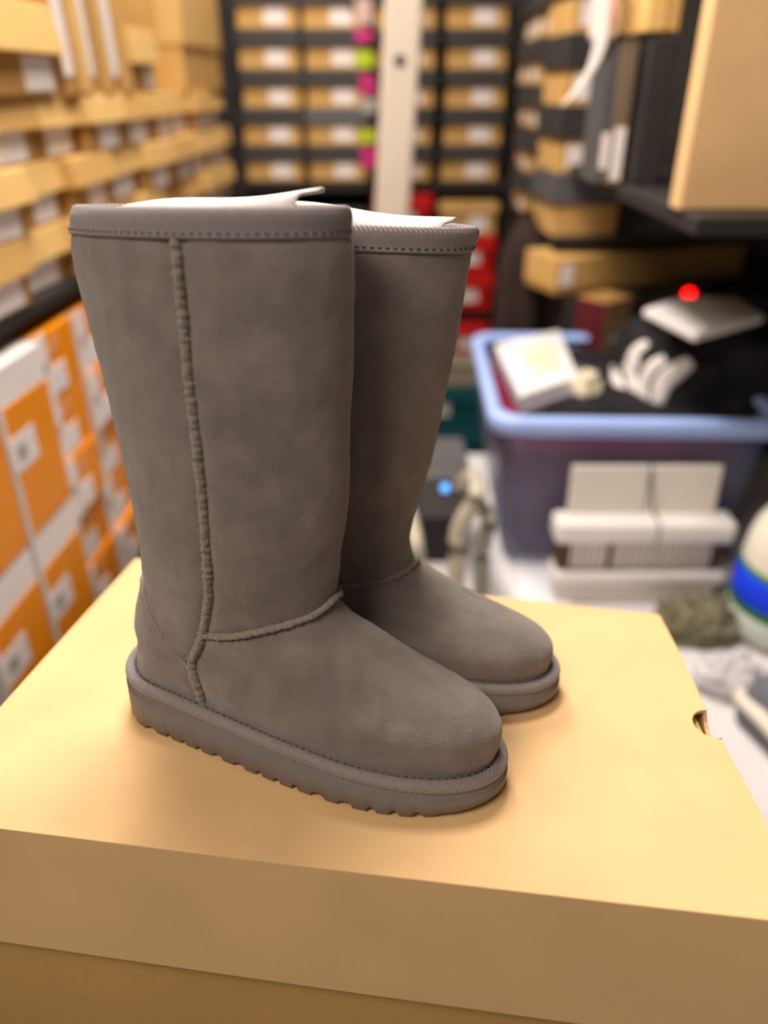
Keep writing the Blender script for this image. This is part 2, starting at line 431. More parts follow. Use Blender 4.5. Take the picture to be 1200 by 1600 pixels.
    rings = [(0.001, top + 0.001), (0.0056, top), (0.0068, top - 0.0006), (0.0064, top - 0.0030), (0.0074, top - 0.0036), (0.0070, bot + 0.0012), (0.0060, bot), (0.0005, bot), (-0.004, bot0 * 0.9), (-0.02, bot0 * .8)]
    vv = []; ff = []
    for off, z in rings:
        for i in range(900): vv.append((p[i, 0] + nn[i, 0] * off, p[i, 1] + nn[i, 1] * off, z[i]))
    for r_ in range(len(rings) - 1):
        for i in range(900):
            ff.append((r_ * 900 + i, r_ * 900 + (i + 1) % 900, (r_ + 1) * 900 + (i + 1) % 900, (r_ + 1) * 900 + i))
    ff.append(tuple((len(rings) - 1) * 900 + i for i in range(900)))
    ff.append(tuple(i for i in range(899, -1, -1)))
    so = from_py('sole', vv, ff, SOLE_M, root, True)
    so.data.validate(); bm = bmesh.new(); bm.from_mesh(so.data); bmesh.ops.recalc_face_normals(bm, faces=bm.faces); bm.to_mesh(so.data); bm.free()
    # rope-like twill binding around the sole and around the top
    def rope(nm, p, nn, off, dz, ra, rb, pitch, amp, slant, m):
        n_ = len(p); K = 26; vv = []; ff = []
        l = np.arange(n_) * tot_of(p) / n_
        for i in range(n_):
            for k in range(K):
                a_ = 2 * math.pi * k / K
                g = 1 + amp * math.sin(2 * math.pi * l[i] / pitch + slant * a_)
                o = off + ra * g * math.cos(a_); z = dz + rb * g * math.sin(a_)
                vv.append((p[i, 0] + nn[i, 0] * o, p[i, 1] + nn[i, 1] * o, p[i, 2] + z))
        for i in range(n_):
            i2 = (i + 1) % n_
            for k in range(K): ff.append((i * K + k, i * K + (k + 1) % K, i2 * K + (k + 1) % K, i2 * K + k))
        return from_py(nm, vv, ff, m, root, True)
    def tot_of(p): return np.linalg.norm(np.roll(p, -1, 0) - p, axis=1).sum()
    _, pw, nw = outline(2200)
    rope_o = rope('welt_binding', pw, nw, 0.0036, -0.0022, 0.0036, 0.0038, 0.0026, 0.045, -6.0, TWILL)
    def stitches(nm, pts, dirs, ups, ln, r_, m):
        vv = []; ff = []
        for c, d, u in zip(pts, dirs, ups):
            c = Vector(c); d = Vector(d).normalized(); u = Vector(u).normalized(); s_ = d.cross(u)
            b = len(vv)
            for (x, rr) in ((-ln / 2, 0.4), (-ln / 4, 1), (ln / 4, 1), (ln / 2, 0.4)):
                for k in range(6):
                    a_ = 2 * math.pi * k / 6
                    vv.append(c + d * x + s_ * (rr * r_ * math.cos(a_)) + u * (rr * r_ * math.sin(a_)))
            for j_ in range(3):
                for k in range(6): ff.append((b + j_ * 6 + k, b + j_ * 6 + (k + 1) % 6, b + j_ * 6 + 6 + (k + 1) % 6, b + j_ * 6 + 6 + k))
            ff.append(tuple(b + k for k in range(6))); ff.append(tuple(b + 18 + k for k in range(5, -1, -1)))
        o = from_py(nm, vv, ff, m, root, True); o['kind'] = 'stuff'; return o
    ns = int(tot / 0.0042); l2, ps, nsn = outline(ns)
    tg = np.roll(ps, -1, 0) - np.roll(ps, 1, 0)
    tg[:, 2] += 0
    wb = rope_o; st1 = stitches('welt_stitching', [(a[0] + b[0] * 0.0012, a[1] + b[1] * 0.0012, a[2] + 0.0012) for a, b in zip(ps, nsn)], tg,
             [(b[0], b[1], 1.2) for b in nsn], 0.0028, 0.00045, THREAD); st1.parent = wb
    # top binding: folded tape over the rim
    NT = 2000
    pr = np.linspace(0, 2 * np.pi, 4000, endpoint=False)
    def ring_at(sval, n_):
        q = surf(tab, np.full(4000, sval), pr); Lr = np.concatenate([[0], np.cumsum(np.linalg.norm(np.diff(np.vstack([q, q[:1]]), axis=0), axis=1))])
        ll = np.arange(n_) * Lr[-1] / n_; pp = np.interp(ll, Lr, np.append(pr, 2 * np.pi)); q = surf(tab, np.full(n_, sval), pp)
        t = np.roll(q, -2, 0) - np.roll(q, 2, 0); m_ = np.stack([t[:, 1], -t[:, 0], t[:, 0] * 0], 1); m_ /= np.linalg.norm(m_, axis=1)[:, None] + 1e-12
        if ((q - q.mean(0)) * m_).sum() < 0: m_ = -m_
        return ll, q, m_, Lr[-1]
    lt, qt, mt, _ = ring_at(1.0, NT)
    prof = [(-0.0002, -.0110), (.0011, -.0108), (.0017, -.0098), (.0015, -.0086), (.0017, -.0070), (.0020, -.0055), (.0023, -.0042), (.0025, -.0028), (.0026, -.0014), (.0024, .0000), (.0019, .0012), (.0010, .0021), (-.0003, .0025), (-.0018, .0022), (-.0030, .0012), (-.0038, -.001), (-.0042, -.010)]
    pa_ = np.array(prof); ta = np.arange(len(pa_)); tb_ = np.linspace(0, len(pa_) - 1, 3 * len(pa_) - 2)
    prof = np.column_stack([np.interp(tb_, ta, pa_[:, 0]), np.interp(tb_, ta, pa_[:, 1])])
    arc = np.concatenate([[0], np.cumsum(np.linalg.norm(np.diff(prof, axis=0), axis=1))])
    vv = []; ff = []
    # phi of each rim sample
    q4 = surf(tab, np.full(4000, 1.0), pr); L4 = np.concatenate([[0], np.cumsum(np.linalg.norm(np.diff(np.vstack([q4, q4[:1]]), axis=0), axis=1))])
    phr = np.interp(lt, L4, np.append(pr, 2 * np.pi))
    q_lo = surf(tab, np.full(NT, 0.975), phr)
    dzlo = (qt - q_lo)
    for i in range(NT):
        for j_, (o, z) in enumerate(prof):
            base = qt[i] + (q_lo[i] - qt[i]) * (min(0, z) / (q_lo[i][2] - qt[i][2]))
            rib = 0.00030 * math.sin(2 * math.pi * lt[i] / 0.0026 + arc[j_] * 1750) * min(1.0, max(0.15, (z + .0085) / .006))
            vv.append(base + mt[i] * (o + rib * (1 if z < .002 else .3)) + np.array([0, 0, max(0, z) + (rib if z > .001 else 0)]))
    K = len(prof)
    for i in range(NT):
        i2 = (i + 1) % NT
        for k in range(K - 1): ff.append((i * K + k, i * K + k + 1, i2 * K + k + 1, i2 * K + k))
    tb = from_py('top_binding', vv, ff, TWILL, root, True)
    n3 = int(L4[-1] / 0.0040)
    lz, qz, mz, _ = ring_at(1.0, n3)
    phz = np.interp(lz, L4, np.append(pr, 2 * np.pi)); qlo = surf(tab, np.full(n3, 0.975), phz)
    pz = [qz[i] + (qlo[i] - qz[i]) * (0.0084 / (qz[i][2] - qlo[i][2])) + mz[i] * 0.0018 for i in range(n3)]
    tgz = np.roll(qz, -1, 0) - np.roll(qz, 1, 0)
    st2 = stitches('binding_stitching', pz, tgz, mz, 0.0024, 0.00042, THREAD_D); st2.parent = tb
    # fleece lining inside the shaft
    NL = 240; vv = []; ff = []
    lf_, qf, mf, _ = ring_at(1.0, NL)
    qfl = surf(tab, np.full(NL, .9), np.interp(lf_, L4, np.append(pr, 2 * np.pi)))
    rr = [(-.0046, -.001), (-.0075, .0005), (-.0105, -.002), (-.0115, -.012), (-.0105, -.03), (-.0105, -.055)]
    for i in range(NL):
        for (o, z) in rr:
            w_ = 0.0012 * noise.noise(Vector((qf[i][0] * 260, qf[i][1] * 260, z * 260 + seed)))
            bs = qf[i] + (qfl[i] - qf[i]) * (min(0, z) / (qfl[i][2] - qf[i][2]))
            vv.append(bs + mf[i] * (o + w_) + np.array([0, 0, max(0, z) + w_ * (z > -.005)]))
    K = len(rr)
    for i in range(NL):
        i2 = (i + 1) % NL
        for k in range(K - 1): ff.append((i * K + k, i * K + k + 1, i2 * K + k + 1, i2 * K + k))
    ff.append(tuple(i * K + K - 1 for i in range(NL)))
    fl_ = from_py('fleece_lining', vv, ff, FLEECE, root, True)
    rnd = random.Random(seed); vv = []; ff = []
    for _ in range(4200):
        i = rnd.randrange(NL); c = Vector(qf[i]) + Vector(mf[i]) * (-.0048 - rnd.random() * .008) + Vector((0, 0, -.001 - rnd.random() * .006))
        d = Vector((rnd.uniform(-1, 1), rnd.uniform(-1, 1), rnd.uniform(.5, 1.8))).normalized() * rnd.uniform(.003, .0065)
        s_ = Vector((rnd.uniform(-1, 1), rnd.uniform(-1, 1), 0)).normalized() * .00016; b = len(vv)
        vv += [c - s_, c + s_, c + d]; ff.append((b, b + 1, b + 2))
    o = from_py('fleece_fibres', vv, ff, FLEECE, fl_); o['kind'] = 'stuff'
    return root

def place_boot(root, psi, x0, nc, flip=False):
    a = Vector((math.cos(psi), math.sin(psi), 0)); n = Vector((-math.sin(psi), math.cos(psi), 0))
    M = Matrix.Translation(a * x0 + n * nc + Vector((0, 0, 0.0004))) @ Matrix.Rotation(psi, 4, 'Z')
    root.matrix_world = MB @ M
    return MB @ M
near = build_boot('sheepskin_boot', NEAR, 0.0, 3.1, [(.115, .058, .010, .0012, 1.6), (.035, .092, .004, .0014, 5), (.04, .118, .004, .0012, 5), (.11, .118, .003, .0006, 8), (.10, .125, .003, .0005, 8), (.14, .128, .006, .0006, 3)])
M_near = place_boot(near, R(-24.4), -0.3445, 0.335)
tag(near, 'tall grey sheepskin boot nearest the front edge of the brown shoebox, side seam in view', 'boot', 'pair of tall grey boots')
far = build_boot('sheepskin_boot', FAR, -0.045, 8.7, [(.20, .06, .010, .0012, 1.2), (.225, .05, .007, .0008, 1.2), (.12, .12, .004, .0008, 6)])
M_far = place_boot(far, R(-24.0), -0.334, 0.434)
tag(far, 'tall grey sheepskin boot standing partly hidden behind the other, its shaft in shadow', 'boot', 'pair of tall grey boots')

# folded card shapers sticking out of the boots
def shaper(name, M, label, xa, xb, za, zb, y0=-0.014, y1=0.016, H=0.12):
    root_bm = bmesh.new()
    sec = [(y0 + 0.002, -H), (y0, -0.010), (y0 + .0002, -.005), (y0 + .0016, -.0016), (y0 + .005, 0.0), (y1 - .004, .0012), (y1, .0024), (y1 + .0016, .0020), (y1 + .0014, .0006)]
    n = 14; rows = []
    for i in range(n + 1):
        q = i / n; x = xa + (xb - xa) * q; z = za + (zb - za) * q + 0.0012 * math.sin(q * 7)
        rows.append([root_bm.verts.new((x, y, z + dz)) for y, dz in sec])
    for i in range(n):
        for k in range(len(sec) - 1): root_bm.faces.new((rows[i][k], rows[i + 1][k], rows[i + 1][k + 1], rows[i][k + 1]))
    o = from_bm(name, root_bm, CARD_W, None, True)
    md = o.modifiers.new('Solidify', 'SOLIDIFY'); md.thickness = 0.0013; md.offset = 0
    o.matrix_world = M
    tag(o, label, 'boot shaper', 'card shapers inside the boots')
    return o
shaper('boot_shaper', M_near, 'folded white card shaper poking out of the nearer boot top', 0.034, 0.154, 0.3005, 0.3080, -0.012, 0.014, 0.05)
shaper('boot_shaper', M_far, 'folded white card shaper poking out of the boot behind', 0.062, 0.180, 0.3015, 0.2925, -0.012, 0.012, 0.05)

# ------------------------------------------------------------------ white-covered table and the carton that carries the shoebox
SHEET = mat('white_plastic_sheet', (226, 222, 224), 0.45, 0.4, 0.04, 6, 0.0)
TT = 0.66
table = empty('work_table', (0.35, 0.95, 0))
tag(table, 'white topped work table under the shoebox carton and the blue tub', 'table')
box('tabletop', (-0.70, 0.75, -0.85, 0.88, TT - 0.03, TT), SHEET, table, 0.004)
for sx in (-0.64, 0.69):
    for sy in (-0.79, 0.82): box('leg', (sx - .025, sx + .025, sy - .025, sy + .025, 0, TT - 0.03), DARK_METAL, table, 0.003)
# carton with a sagging, sloping top
q = inset_quad(0.05)
bm = bmesh.new(); lo = []; hi = []
for p_ in q:
    w_ = MB @ Vector((p_.x, p_.y, -0.2155)); hi.append(bm.verts.new(w_)); lo.append(bm.verts.new((w_.x, w_.y, TT)))
bm.faces.new(hi); bm.faces.new(lo[::-1])
for i in range(4): bm.faces.new((lo[i], lo[(i + 1) % 4], hi[(i + 1) % 4], hi[i]))
c_ = from_bm('carton', bm, KRAFT_B)
tag(c_, 'brown carton with a sloping top, under the shoebox that carries the boots', 'carton')

# ------------------------------------------------------------------ generic shoebox seen from its end (end faces -Y, origin bottom centre of the end)
def end_box(loc, rz, w, h, d, lid_h, body_m, lid_m, label_m=None, lab=None, over=0.006, flare=0.004, name='shoebox', rx=0.0, lab_print=True):
    root = empty(name, loc, rz); root.rotation_euler = (rx, 0, rz)
    bm = bm_box(-w / 2 + over, w / 2 - over, over, d - over, 0, h - 0.004, 0.0015)
    bd = from_bm('box_body', bm, body_m, root)
    # lid with slightly flared skirt
    bm = bmesh.new()
    t = [bm.verts.new(c) for c in ((-w / 2, 0, h), (w / 2, 0, h), (w / 2, d, h), (-w / 2, d, h))]
    l = [bm.verts.new(c) for c in ((-w / 2 - flare, -flare * 2.0, h - lid_h), (w / 2 + flare, -flare * 2.0, h - lid_h), (w / 2 + flare, d + flare, h - lid_h), (-w / 2 - flare, d + flare, h - lid_h))]
    i_ = [bm.verts.new(c) for c in ((-w / 2 + over, over, h - lid_h), (w / 2 - over, over, h - lid_h), (w / 2 - over, d - over, h - lid_h), (-w / 2 + over, d - over, h - lid_h))]
    bm.faces.new(t)
    for k in range(4):
        bm.faces.new((l[k], l[(k + 1) % 4], t[(k + 1) % 4], t[k])); bm.faces.new((i_[k], i_[(k + 1) % 4], l[(k + 1) % 4], l[k]))
    bmesh.ops.recalc_face_normals(bm, faces=bm.faces)
    bmesh.ops.bevel(bm, geom=[e for e in bm.edges if not e.is_boundary], offset=0.0015, segments=1, affect='EDGES')
    from_bm('lid', bm, lid_m, root)
    if lab:
        x0, x1, z0, z1 = lab
        box('label', (x0, x1, over - 0.0012, over + 0.0005, z0, z1), label_m or WHITE_LABEL, bd, 0.0004)
    return root

# ------------------------------------------------------------------ left shelving with kraft shoeboxes above, orange boxes below
SH_A = math.atan2(0.998, 0.058)                  # direction of the shelf front, nearly away from the camera
ex, ey = 0.058, 0.9983
def shelf_pt(y, z, inset=0.0):                    # point on the shelf front plane
    return Vector((-0.62 + 0.058 * y - inset * ey, y + inset * ex, z))
LRZ = math.atan2(ey, ex)                          # local x runs away along the shelf, local -y faces the aisle
left = empty('shelving_unit', shelf_pt(1.75, 0), LRZ)
tag(left, 'dark shelving unit along the left wall, kraft shoeboxes above and orange boxes below', 'shelf')
box('shelf_board', (-1.12, 0.91, 0.004, 0.40, 1.178, 1.200), DARK_METAL, left, 0.002)
box('shelf_board', (-1.12, 0.86, 0.004, 0.40, 0.585, 0.605), DARK_METAL, left, 0.002)
for x in (-1.10, 0.84):
    for y in (0.02, 0.385): box('upright', (x - .018, x + .018, y - .012, y + .012, 0, 1.178), DARK_METAL, left, 0.002)
kraft_names = [('plain tan shoebox', KRAFT_P, KRAFT_B), ('tan shoebox', KRAFT, KRAFT_B)]
rows = [1.2005, 1.2960, 1.3915, 1.4870]
rown = ['bottom', 'second', 'third', 'top']
for r_i, z in enumerate(rows):
    y = [0.90, 0.93, 0.86, 0.0][r_i]; k = 0
    if r_i == 3: continue
    while y < 2.52:
        w = 0.172 + random.uniform(-.012, .014)
        if r_i == 1 and k == 3: w = .20
        rz = LRZ + random.uniform(-.03, .03); ins = random.choice([0, 0, .012, -.008, .02])
        lm = [KRAFT_P, KRAFT, KRAFT_P][(k + r_i) % 3]
        b = end_box(shelf_pt(y + w / 2, z, ins), rz, w - .006, .095, .33, .047, KRAFT_B, lm, WHITE_LABEL,
                    (-.045 + random.uniform(-.012, .02), .052 + random.uniform(-.008, .008), .004, .047), flare=0.003 + random.random() * .003)
        tag(b, 'tan shoebox, %s from the near end in the %s row of the left shelf' % (ORD[k], rown[r_i]), 'shoebox', 'tan shoeboxes on the left shelf')
        y += w; k += 1
# top row: one wide box, three upright ones, one small box, then a large upright carton
z = rows[3]
b = end_box(shelf_pt(1.33, z, .0), LRZ, .27, .125, .30, .068, KRAFT_B, KRAFT_P, WHITE_LABEL, (.015, .115, .006, .054), flare=.006)
tag(b, 'wide tan shoebox with a deep lid, on the left stack beside the upright boxes', 'shoebox', 'tan shoeboxes on the left shelf')
b = end_box(shelf_pt(1.08, z, -.02), LRZ + .05, .20, .20, .30, .05, KRAFT_B, KRAFT, WHITE_LABEL, (-.05, .0, .02, .06))
tag(b, 'tall tan carton at the near end of the top row, left shelf', 'shoebox', 'tan shoeboxes on the left shelf')
def upright_box(y, w, h, lean, label, m, lab):
    root = empty('upright_shoebox', shelf_pt(y, z), LRZ); root.rotation_euler = (0, lean, LRZ)
    box('box_body', (-w / 2, w / 2, .004, .30, 0, h), KRAFT_B, root)
    box('lid', (w / 2 - .035, w / 2 + .002, -.004, .304, -.0005, h + .004), m, root)
    if lab: box('label', (-w / 2 + .006, -w / 2 + .006 + lab, .0025, .0045, .03, h * .60), WHITE_LABEL, root, .0004)
    return tag(root, label, 'shoebox', 'upright tan shoeboxes on the left shelf')
upright_box(1.535, .095, .32, -.10, 'first of three tan shoeboxes stood on end, with a bright long label, left shelf', KRAFT_P, .036)
upright_box(1.640, .095, .32, -.08, 'middle of three tan shoeboxes stood on end on the left shelf', KRAFT, .022)
upright_box(1.745, .095, .33, -.06, 'last of three tan shoeboxes stood on end on the left shelf, beside the small box', KRAFT, .040)
b = end_box(shelf_pt(1.90, z), LRZ, .155, .115, .30, .062, KRAFT_B, KRAFT_P, WHITE_LABEL, (.01, .06, .008, .05))
tag(b, 'small tan shoebox on the top row between upright boxes and a dark gap', 'shoebox', 'tan shoeboxes on the left shelf')
root = empty('upright_carton', shelf_pt(2.41, z, .01), LRZ)
box('box_body', (-.19, .19, 0, .33, 0, .34), KRAFT, root); box('lid', (-.195, .195, -.006, .06, .10, .345), KRAFT_P, root, .004)
tag(root, 'large plain tan carton standing upright at the far end of the left shelf', 'carton')

# orange boxes
def orange_box(y, z, w, h, d, ins, label, big=False):
    root = empty('orange_shoebox', shelf_pt(y, z, ins), LRZ)
    box('box_body', (-w / 2, w / 2, 0, d, 0, h), WHITE_CARD if big else ORANGE, root)
    f = -0.0012
    if big:
        box('orange_panel', (-w / 2 + w * .06, w / 2 - .001, f, .0005, h * .02, h * .79), ORANGE, root, .0003)
        box('end_label', (-w / 2 + w * .02, -w / 2 + w * .52, f - .0006, .0, h * .42, h * .62), WHITE_CARD, root, .0003)
        box('printed_patch', (-w / 2 + w * .12, -w / 2 + w * .3, f - .0009, .0, h * .47, h * .56), GREY_MARK, root, .0002)
        return tag(root, label, 'shoebox', 'orange and white shoeboxes stacked on the lower left')
    box('corner_band', (-w / 2 - .001, -w / 2 + w * .27, f, .0005, 0.0, h + .0004), WHITE_CARD, root, .0003)
    box('side_panel', (-w / 2 - .0012, -w / 2 + .0008, 0, d, 0, h), WHITE_CARD, root, .0003)
    box('end_label', (-w / 2 + w * .25, -w / 2 + w * .62, f - .0004, .0005, .004, h * .46), WHITE_CARD, root, .0003)
    # slanting pale mark near the top of the end
    bm = bmesh.new(); pts = [(-.20, .60), (.02, .72), (.10, .92), (-.05, .86), (-.22, .70)]
    bm.faces.new([bm.verts.new((w * a_, f - .0003, h * b_)) for a_, b_ in pts]); 
    o = from_bm('printed_mark', bm, ORANGE_MARK, root); md = o.modifiers.new('Solidify', 'SOLIDIFY'); md.thickness = .0006
    lathe_ = box('printed_patch', (-w / 2 + w * .06, -w / 2 + w * .2, f - .0005, .0, h * .42, h * .60), GREY_MARK, root, .0003)
    return tag(root, label, 'shoebox', 'orange and white shoeboxes stacked on the lower left')
zz = 0.6055
for c, (y0, w) in enumerate([(.860, .155), (1.02, .155), (1.18, .150), (1.335, .150), (1.49, .150), (1.645, .150), (1.80, .150)]):
    if c < 2:
        for k in range(2):
            orange_box(y0 + w / 2, zz + k * .274, w - .004, .272, .33, -.015, 'tall white shoebox with an orange panel, %s one of the %s tall pair' % (['lower', 'upper'][k], ['nearest', 'second'][c]), True)
        continue
    for k in range(5):
        orange_box(y0 + w / 2, zz + k * .1095, w - .004, .1085, .33, random.choice([0, .006, -.006]),
                   'orange and white shoebox, %s up in the %s orange stack from the near end' % (ORD[k], ORD[c - 2]))

# ------------------------------------------------------------------ back shelving with black-lidded shoeboxes
back = empty('shelving_unit', (0.0, 2.70, 0))
tag(back, 'dark shelving unit across the back of the room, full of black lidded boxes', 'shelf')
box('shelf_board', (-.46, .40, .012, .36, 1.196, 1.2295), DARK_METAL, back)
box('shelf_board', (-.46, .40, .012, .36, .780, .812), DARK_METAL, back)
box('shelf_board', (-.46, .40, .012, .36, .17, .20), DARK_METAL, back)
for x in (-.475, .415):
    for y in (.02, .35): box('upright', (x - .014, x + .014, y - .012, y + .012, 0, 1.95), DARK_METAL, back)
cols = [(-.349, .196), (-.150, .196), (.062, .196), (.279, .196)]
cn = ['first', 'second', 'third', 'fourth']
for ci, (x, w) in enumerate(cols):
    for k in range(6):
        lm = BLACK_CARD if not (ci == 1 and k == 1) else GREY_CARD
        b = end_box((x + random.uniform(-.004, .004), 2.70 + random.uniform(-.006, .006), 1.2300 + k * .1045), 0, w - .004, .104, .33, .046, KRAFT, lm,
                    WHITE_LABEL, (-.01, .055, .010, .052), flare=.003)
        tag(b, 'black lidded tan shoebox, %s up in the %s stack of the back shelf' % (ORD[k], cn[ci]), 'shoebox', 'black lidded shoeboxes on the back shelf')
    if ci in (2, 3):
        for k in range(2 if ci == 3 else 3):
            zb = .8125 + k * .126
            b = end_box((x, 2.69, zb), 0, w - .004, .125, .33, .05, RED, RED, WHITE_LABEL, (-.03, .045, .03, .075), flare=.002)
            tag(b, 'red shoebox with pale label, %s up in the %s back stack, behind the post' % (ORD[k], cn[ci]) if ci == 2 else 'red shoebox with a pale label, %s of the two beside the boot shaft' % ['lower', 'upper'][k], 'shoebox', 'red shoeboxes on the back shelf')
        if ci == 3:
            b = end_box((x, 2.69, 1.065), 0, w - .004, .1, .33, .03, KRAFT, KRAFT, WHITE_LABEL, (.0, .06, .01, .06), flare=.002)
            tag(b, 'low tan shoebox with white label on top of the red boxes', 'shoebox')
    if ci < 2:
        for k in range(3):
            b = end_box((x, 2.70, .8125 + k * .11), 0, w - .004, .109, .33, .048, BLACK_CARD, BLACK_CARD, None, None, flare=.003)
            tag(b, 'all black shoebox, %s up in the %s stack below the tan ones' % (ORD[k], cn[ci]), 'shoebox', 'black shoeboxes on the back shelf')
b = end_box((.27, 2.69, .655), 0, .2, .11, .33, .04, RED, RED, WHITE_LABEL, (-.01, .05, .02, .06)); tag(b, 'red shoebox under the back shelf board, above the beige one', 'shoebox')
b = end_box((.27, 2.69, .535), 0, .2, .119, .33, .04, mat('beige_card', (176, 164, 140)), mat('beige_card', (176, 164, 140))); tag(b, 'beige shoebox between the red and the teal boxes at the back', 'shoebox')
for k in range(2):
    b = end_box((.27, 2.69, .2005 + k * .167), 0, .21, .166, .33, .06, TEAL, TEAL, WHITE_LABEL, (-.085, -.025, .05, .115))
    tag(b, 'teal shoebox with a pale label, %s of the two beside the blue tub' % ['lower', 'upper'][k], 'shoebox', 'teal shoeboxes at the back')

# leaning post in front of the back shelf
POST = mat('cream_painted_post', (214, 200, 182), 0.6, 0.3, 0.04, 6)
post = empty('leaning_post', (-0.045, 2.25, 0)); post.rotation_euler = (0, R(3.2), 0)
tag(post, 'cream painted square post leaning in front of the back shelf', 'post')
box('shaft', (-.047, .047, -.03, .03, 0.008, 2.5), POST, post, .012, 3)
bolt = lathe('bolt_hole', [(.014, 0), (.014, .002), (.009, .0025), (.009, .004)], mat('black_hole', (40, 34, 30)), post, 16)
pz = at(628, 92, 2.22); bolt.location = (-.002, -.0295, pz.z - .002); bolt.rotation_euler = (R(90), 0, 0)
# hanging strip of coloured tags
PINK = mat('pink_paper', (196, 36, 116), 0.6, 0.3); LIME = mat('lime_paper', (176, 196, 30), 0.6, 0.3); SILV = mat('silver_paper', (164, 162, 160), 0.5, 0.3); PALE = mat('pale_pink_paper', (200, 168, 160), 0.6, 0.3)
strip = empty('hanging_tag_strip', at(572, 0, 2.6))
tag(strip, 'hanging strip of pink, lime and grey tags beside the leaning post', 'tag strip')
org = at(572, 0, 2.6)
segs = [(560, -20, 24, PALE, 34), (568, 18, 40, PALE, 26), (568, 56, 20, PINK, 26), (569, 93, 26, LIME, 28), (573, 132, 32, PINK, 24), (576, 165, 22, SILV, 24), (574, 213, 20, LIME, 25), (576, 246, 32, PINK, 25)]
for (px, py, hh, m, ww) in segs:
    a_ = at(px - ww / 2, py - hh / 2, 2.6); b_ = at(px + ww / 2, py + hh / 2, 2.6)
    o = box('paper_tag', (a_.x - org.x, b_.x - org.x, -.002, .001, b_.z - org.z, a_.z - org.z), m, strip, .0006)
tube('string', [(at(566, -40, 2.6) - org) + Vector((0, .004, 0)), (at(573, 120, 2.6) - org) + Vector((0, .004, 0)), (at(576, 262, 2.6) - org) + Vector((0, .004, 0))], .0015, SILV, strip, 6)

# ------------------------------------------------------------------ right shelving
rs = empty('shelving_unit', (0.40, 1.95, 0))
tag(rs, 'dark shelving unit along the right wall with shoeboxes facing the aisle', 'shelf')
box('shelf_board', (.0, .62, -.04, .72, 1.165, 1.185), DARK_METAL, rs)
box('shelf_board', (.02, .72, -.86, -.05, 1.322, 1.3455), DARK_METAL, rs)
box('shelf_board', (.02, .72, -.11, .72, .60, .62), DARK_METAL, rs)
box('back_panel', (.70, .72, -.86, .72, .2, 1.32), BLACK_CARD, rs)
for x, y in ((.665, -.02), (.665, .70), (.02, .71), (.66, -.84)): box('upright', (x - .015, x + .015, y - .015, y + .015, 0, 1.32 if y < -.5 else 2.0), DARK_METAL, rs)
RRZ = R(-90)       # end faces -X (the aisle)
for c in range(3):
    for k in range(5):
        y = 2.20 + c * .175
        b = end_box((.385 + random.choice([0, .01, .02]), y, 1.1855 + k * .1055), RRZ, .165, .105, .2, .048, KRAFT, BLACK_CARD, WHITE_LABEL,
                    (-.02, .045, .008, .05), flare=.005)
        tag(b, 'black lidded tan shoebox, %s up in the %s sideways stack on the right shelf' % (ORD[k], ['nearest', 'middle', 'farthest'][c]), 'shoebox', 'shoeboxes on the right shelf facing the aisle')
for k in range(4):
    b = end_box((.475, 1.92, 1.1855 + k * .1375), R(3), .165, .137, .22, .066, KRAFT, BLACK_CARD if k else GREY_CARD, WHITE_LABEL,
                (-.06, -.02, .012, .06) if k != 0 else None, flare=.003)
    tag(b, 'tan shoebox with %s lid facing out of the right shelf, %s up' % ('a black' if k else 'a grey', ORD[k]), 'shoebox', 'stack at the end of the right shelf')
# upright black box, thin boxes beside it, upright tan box nearest
def plain_box(name, x0, x1, y0, y1, z0, z1, m, label, cat, rz=0, lidm=None, lab=None):
    cx, cy = (x0 + x1) / 2, (y0 + y1) / 2
    root = empty(name, (cx, cy, z0), rz)
    w, d, h = x1 - x0, y1 - y0, z1 - z0
    box('box_body', (-w / 2 + .003, w / 2 - .003, -d / 2, d / 2 - .003, 0, h - .003), m, root)
    box('lid', (-w / 2, w / 2, d / 2 - .03, d / 2 + .002, -.0005 + .0006, h), lidm or m, root)
    if lab: box('label', (lab[0], lab[1], -d / 2 - .0012, -d / 2 + .0005, lab[2], lab[3]), WHITE_LABEL, root, .0003)
    return tag(root, label, cat)
p0, p1 = at(985, 290, 1.46), at(1064, 60, 1.46)
bb = plain_box('upright_shoebox', p0.x, p1.x, 1.46, 1.60, 1.346, p1.z + .005, BLACK_CARD, 'matt black shoebox stood on end between thin boxes and the tan box', 'shoebox')
p0, p1 = at(964, 290, 1.50), at(983, 62, 1.50)
plain_box('upright_shoebox', p0.x, p1.x, 1.50, 1.64, 1.346, p1.z, mat('grey_brown_card', (124, 104, 84)), 'thin grey brown upright box with a white lower label, beside the black box', 'shoebox', lab=(-.009, .009, .005, .09))
p0, p1 = at(940, 290, 1.53), at(962, 62, 1.53)
plain_box('upright_shoebox', p0.x, p1.x, 1.53, 1.66, 1.346, p1.z - .01, GREY_CARD, 'thin charcoal upright box with grey label, at the edge of the right shelf', 'shoebox', lab=(-.006, .010, .02, .08))
# tan box edge: front face with thin visible side
root = empty('upright_shoebox', (0, 0, 0))
pl, pr_ = at(1062, 311, 1.15), at(1250, 311, 1.15)
box('box_body', (pl.x + .004, pr_.x, 1.154, 1.20, 1.346, 1.90), KRAFT_LID, root)
box('lid', (pl.x, pr_.x + .004, 1.15, 1.18, 1.3462, 1.905), KRAFT_LID, root, .003)
tag(root, 'big plain tan shoebox stood on end at the top right, nearest on the shelf', 'shoebox')
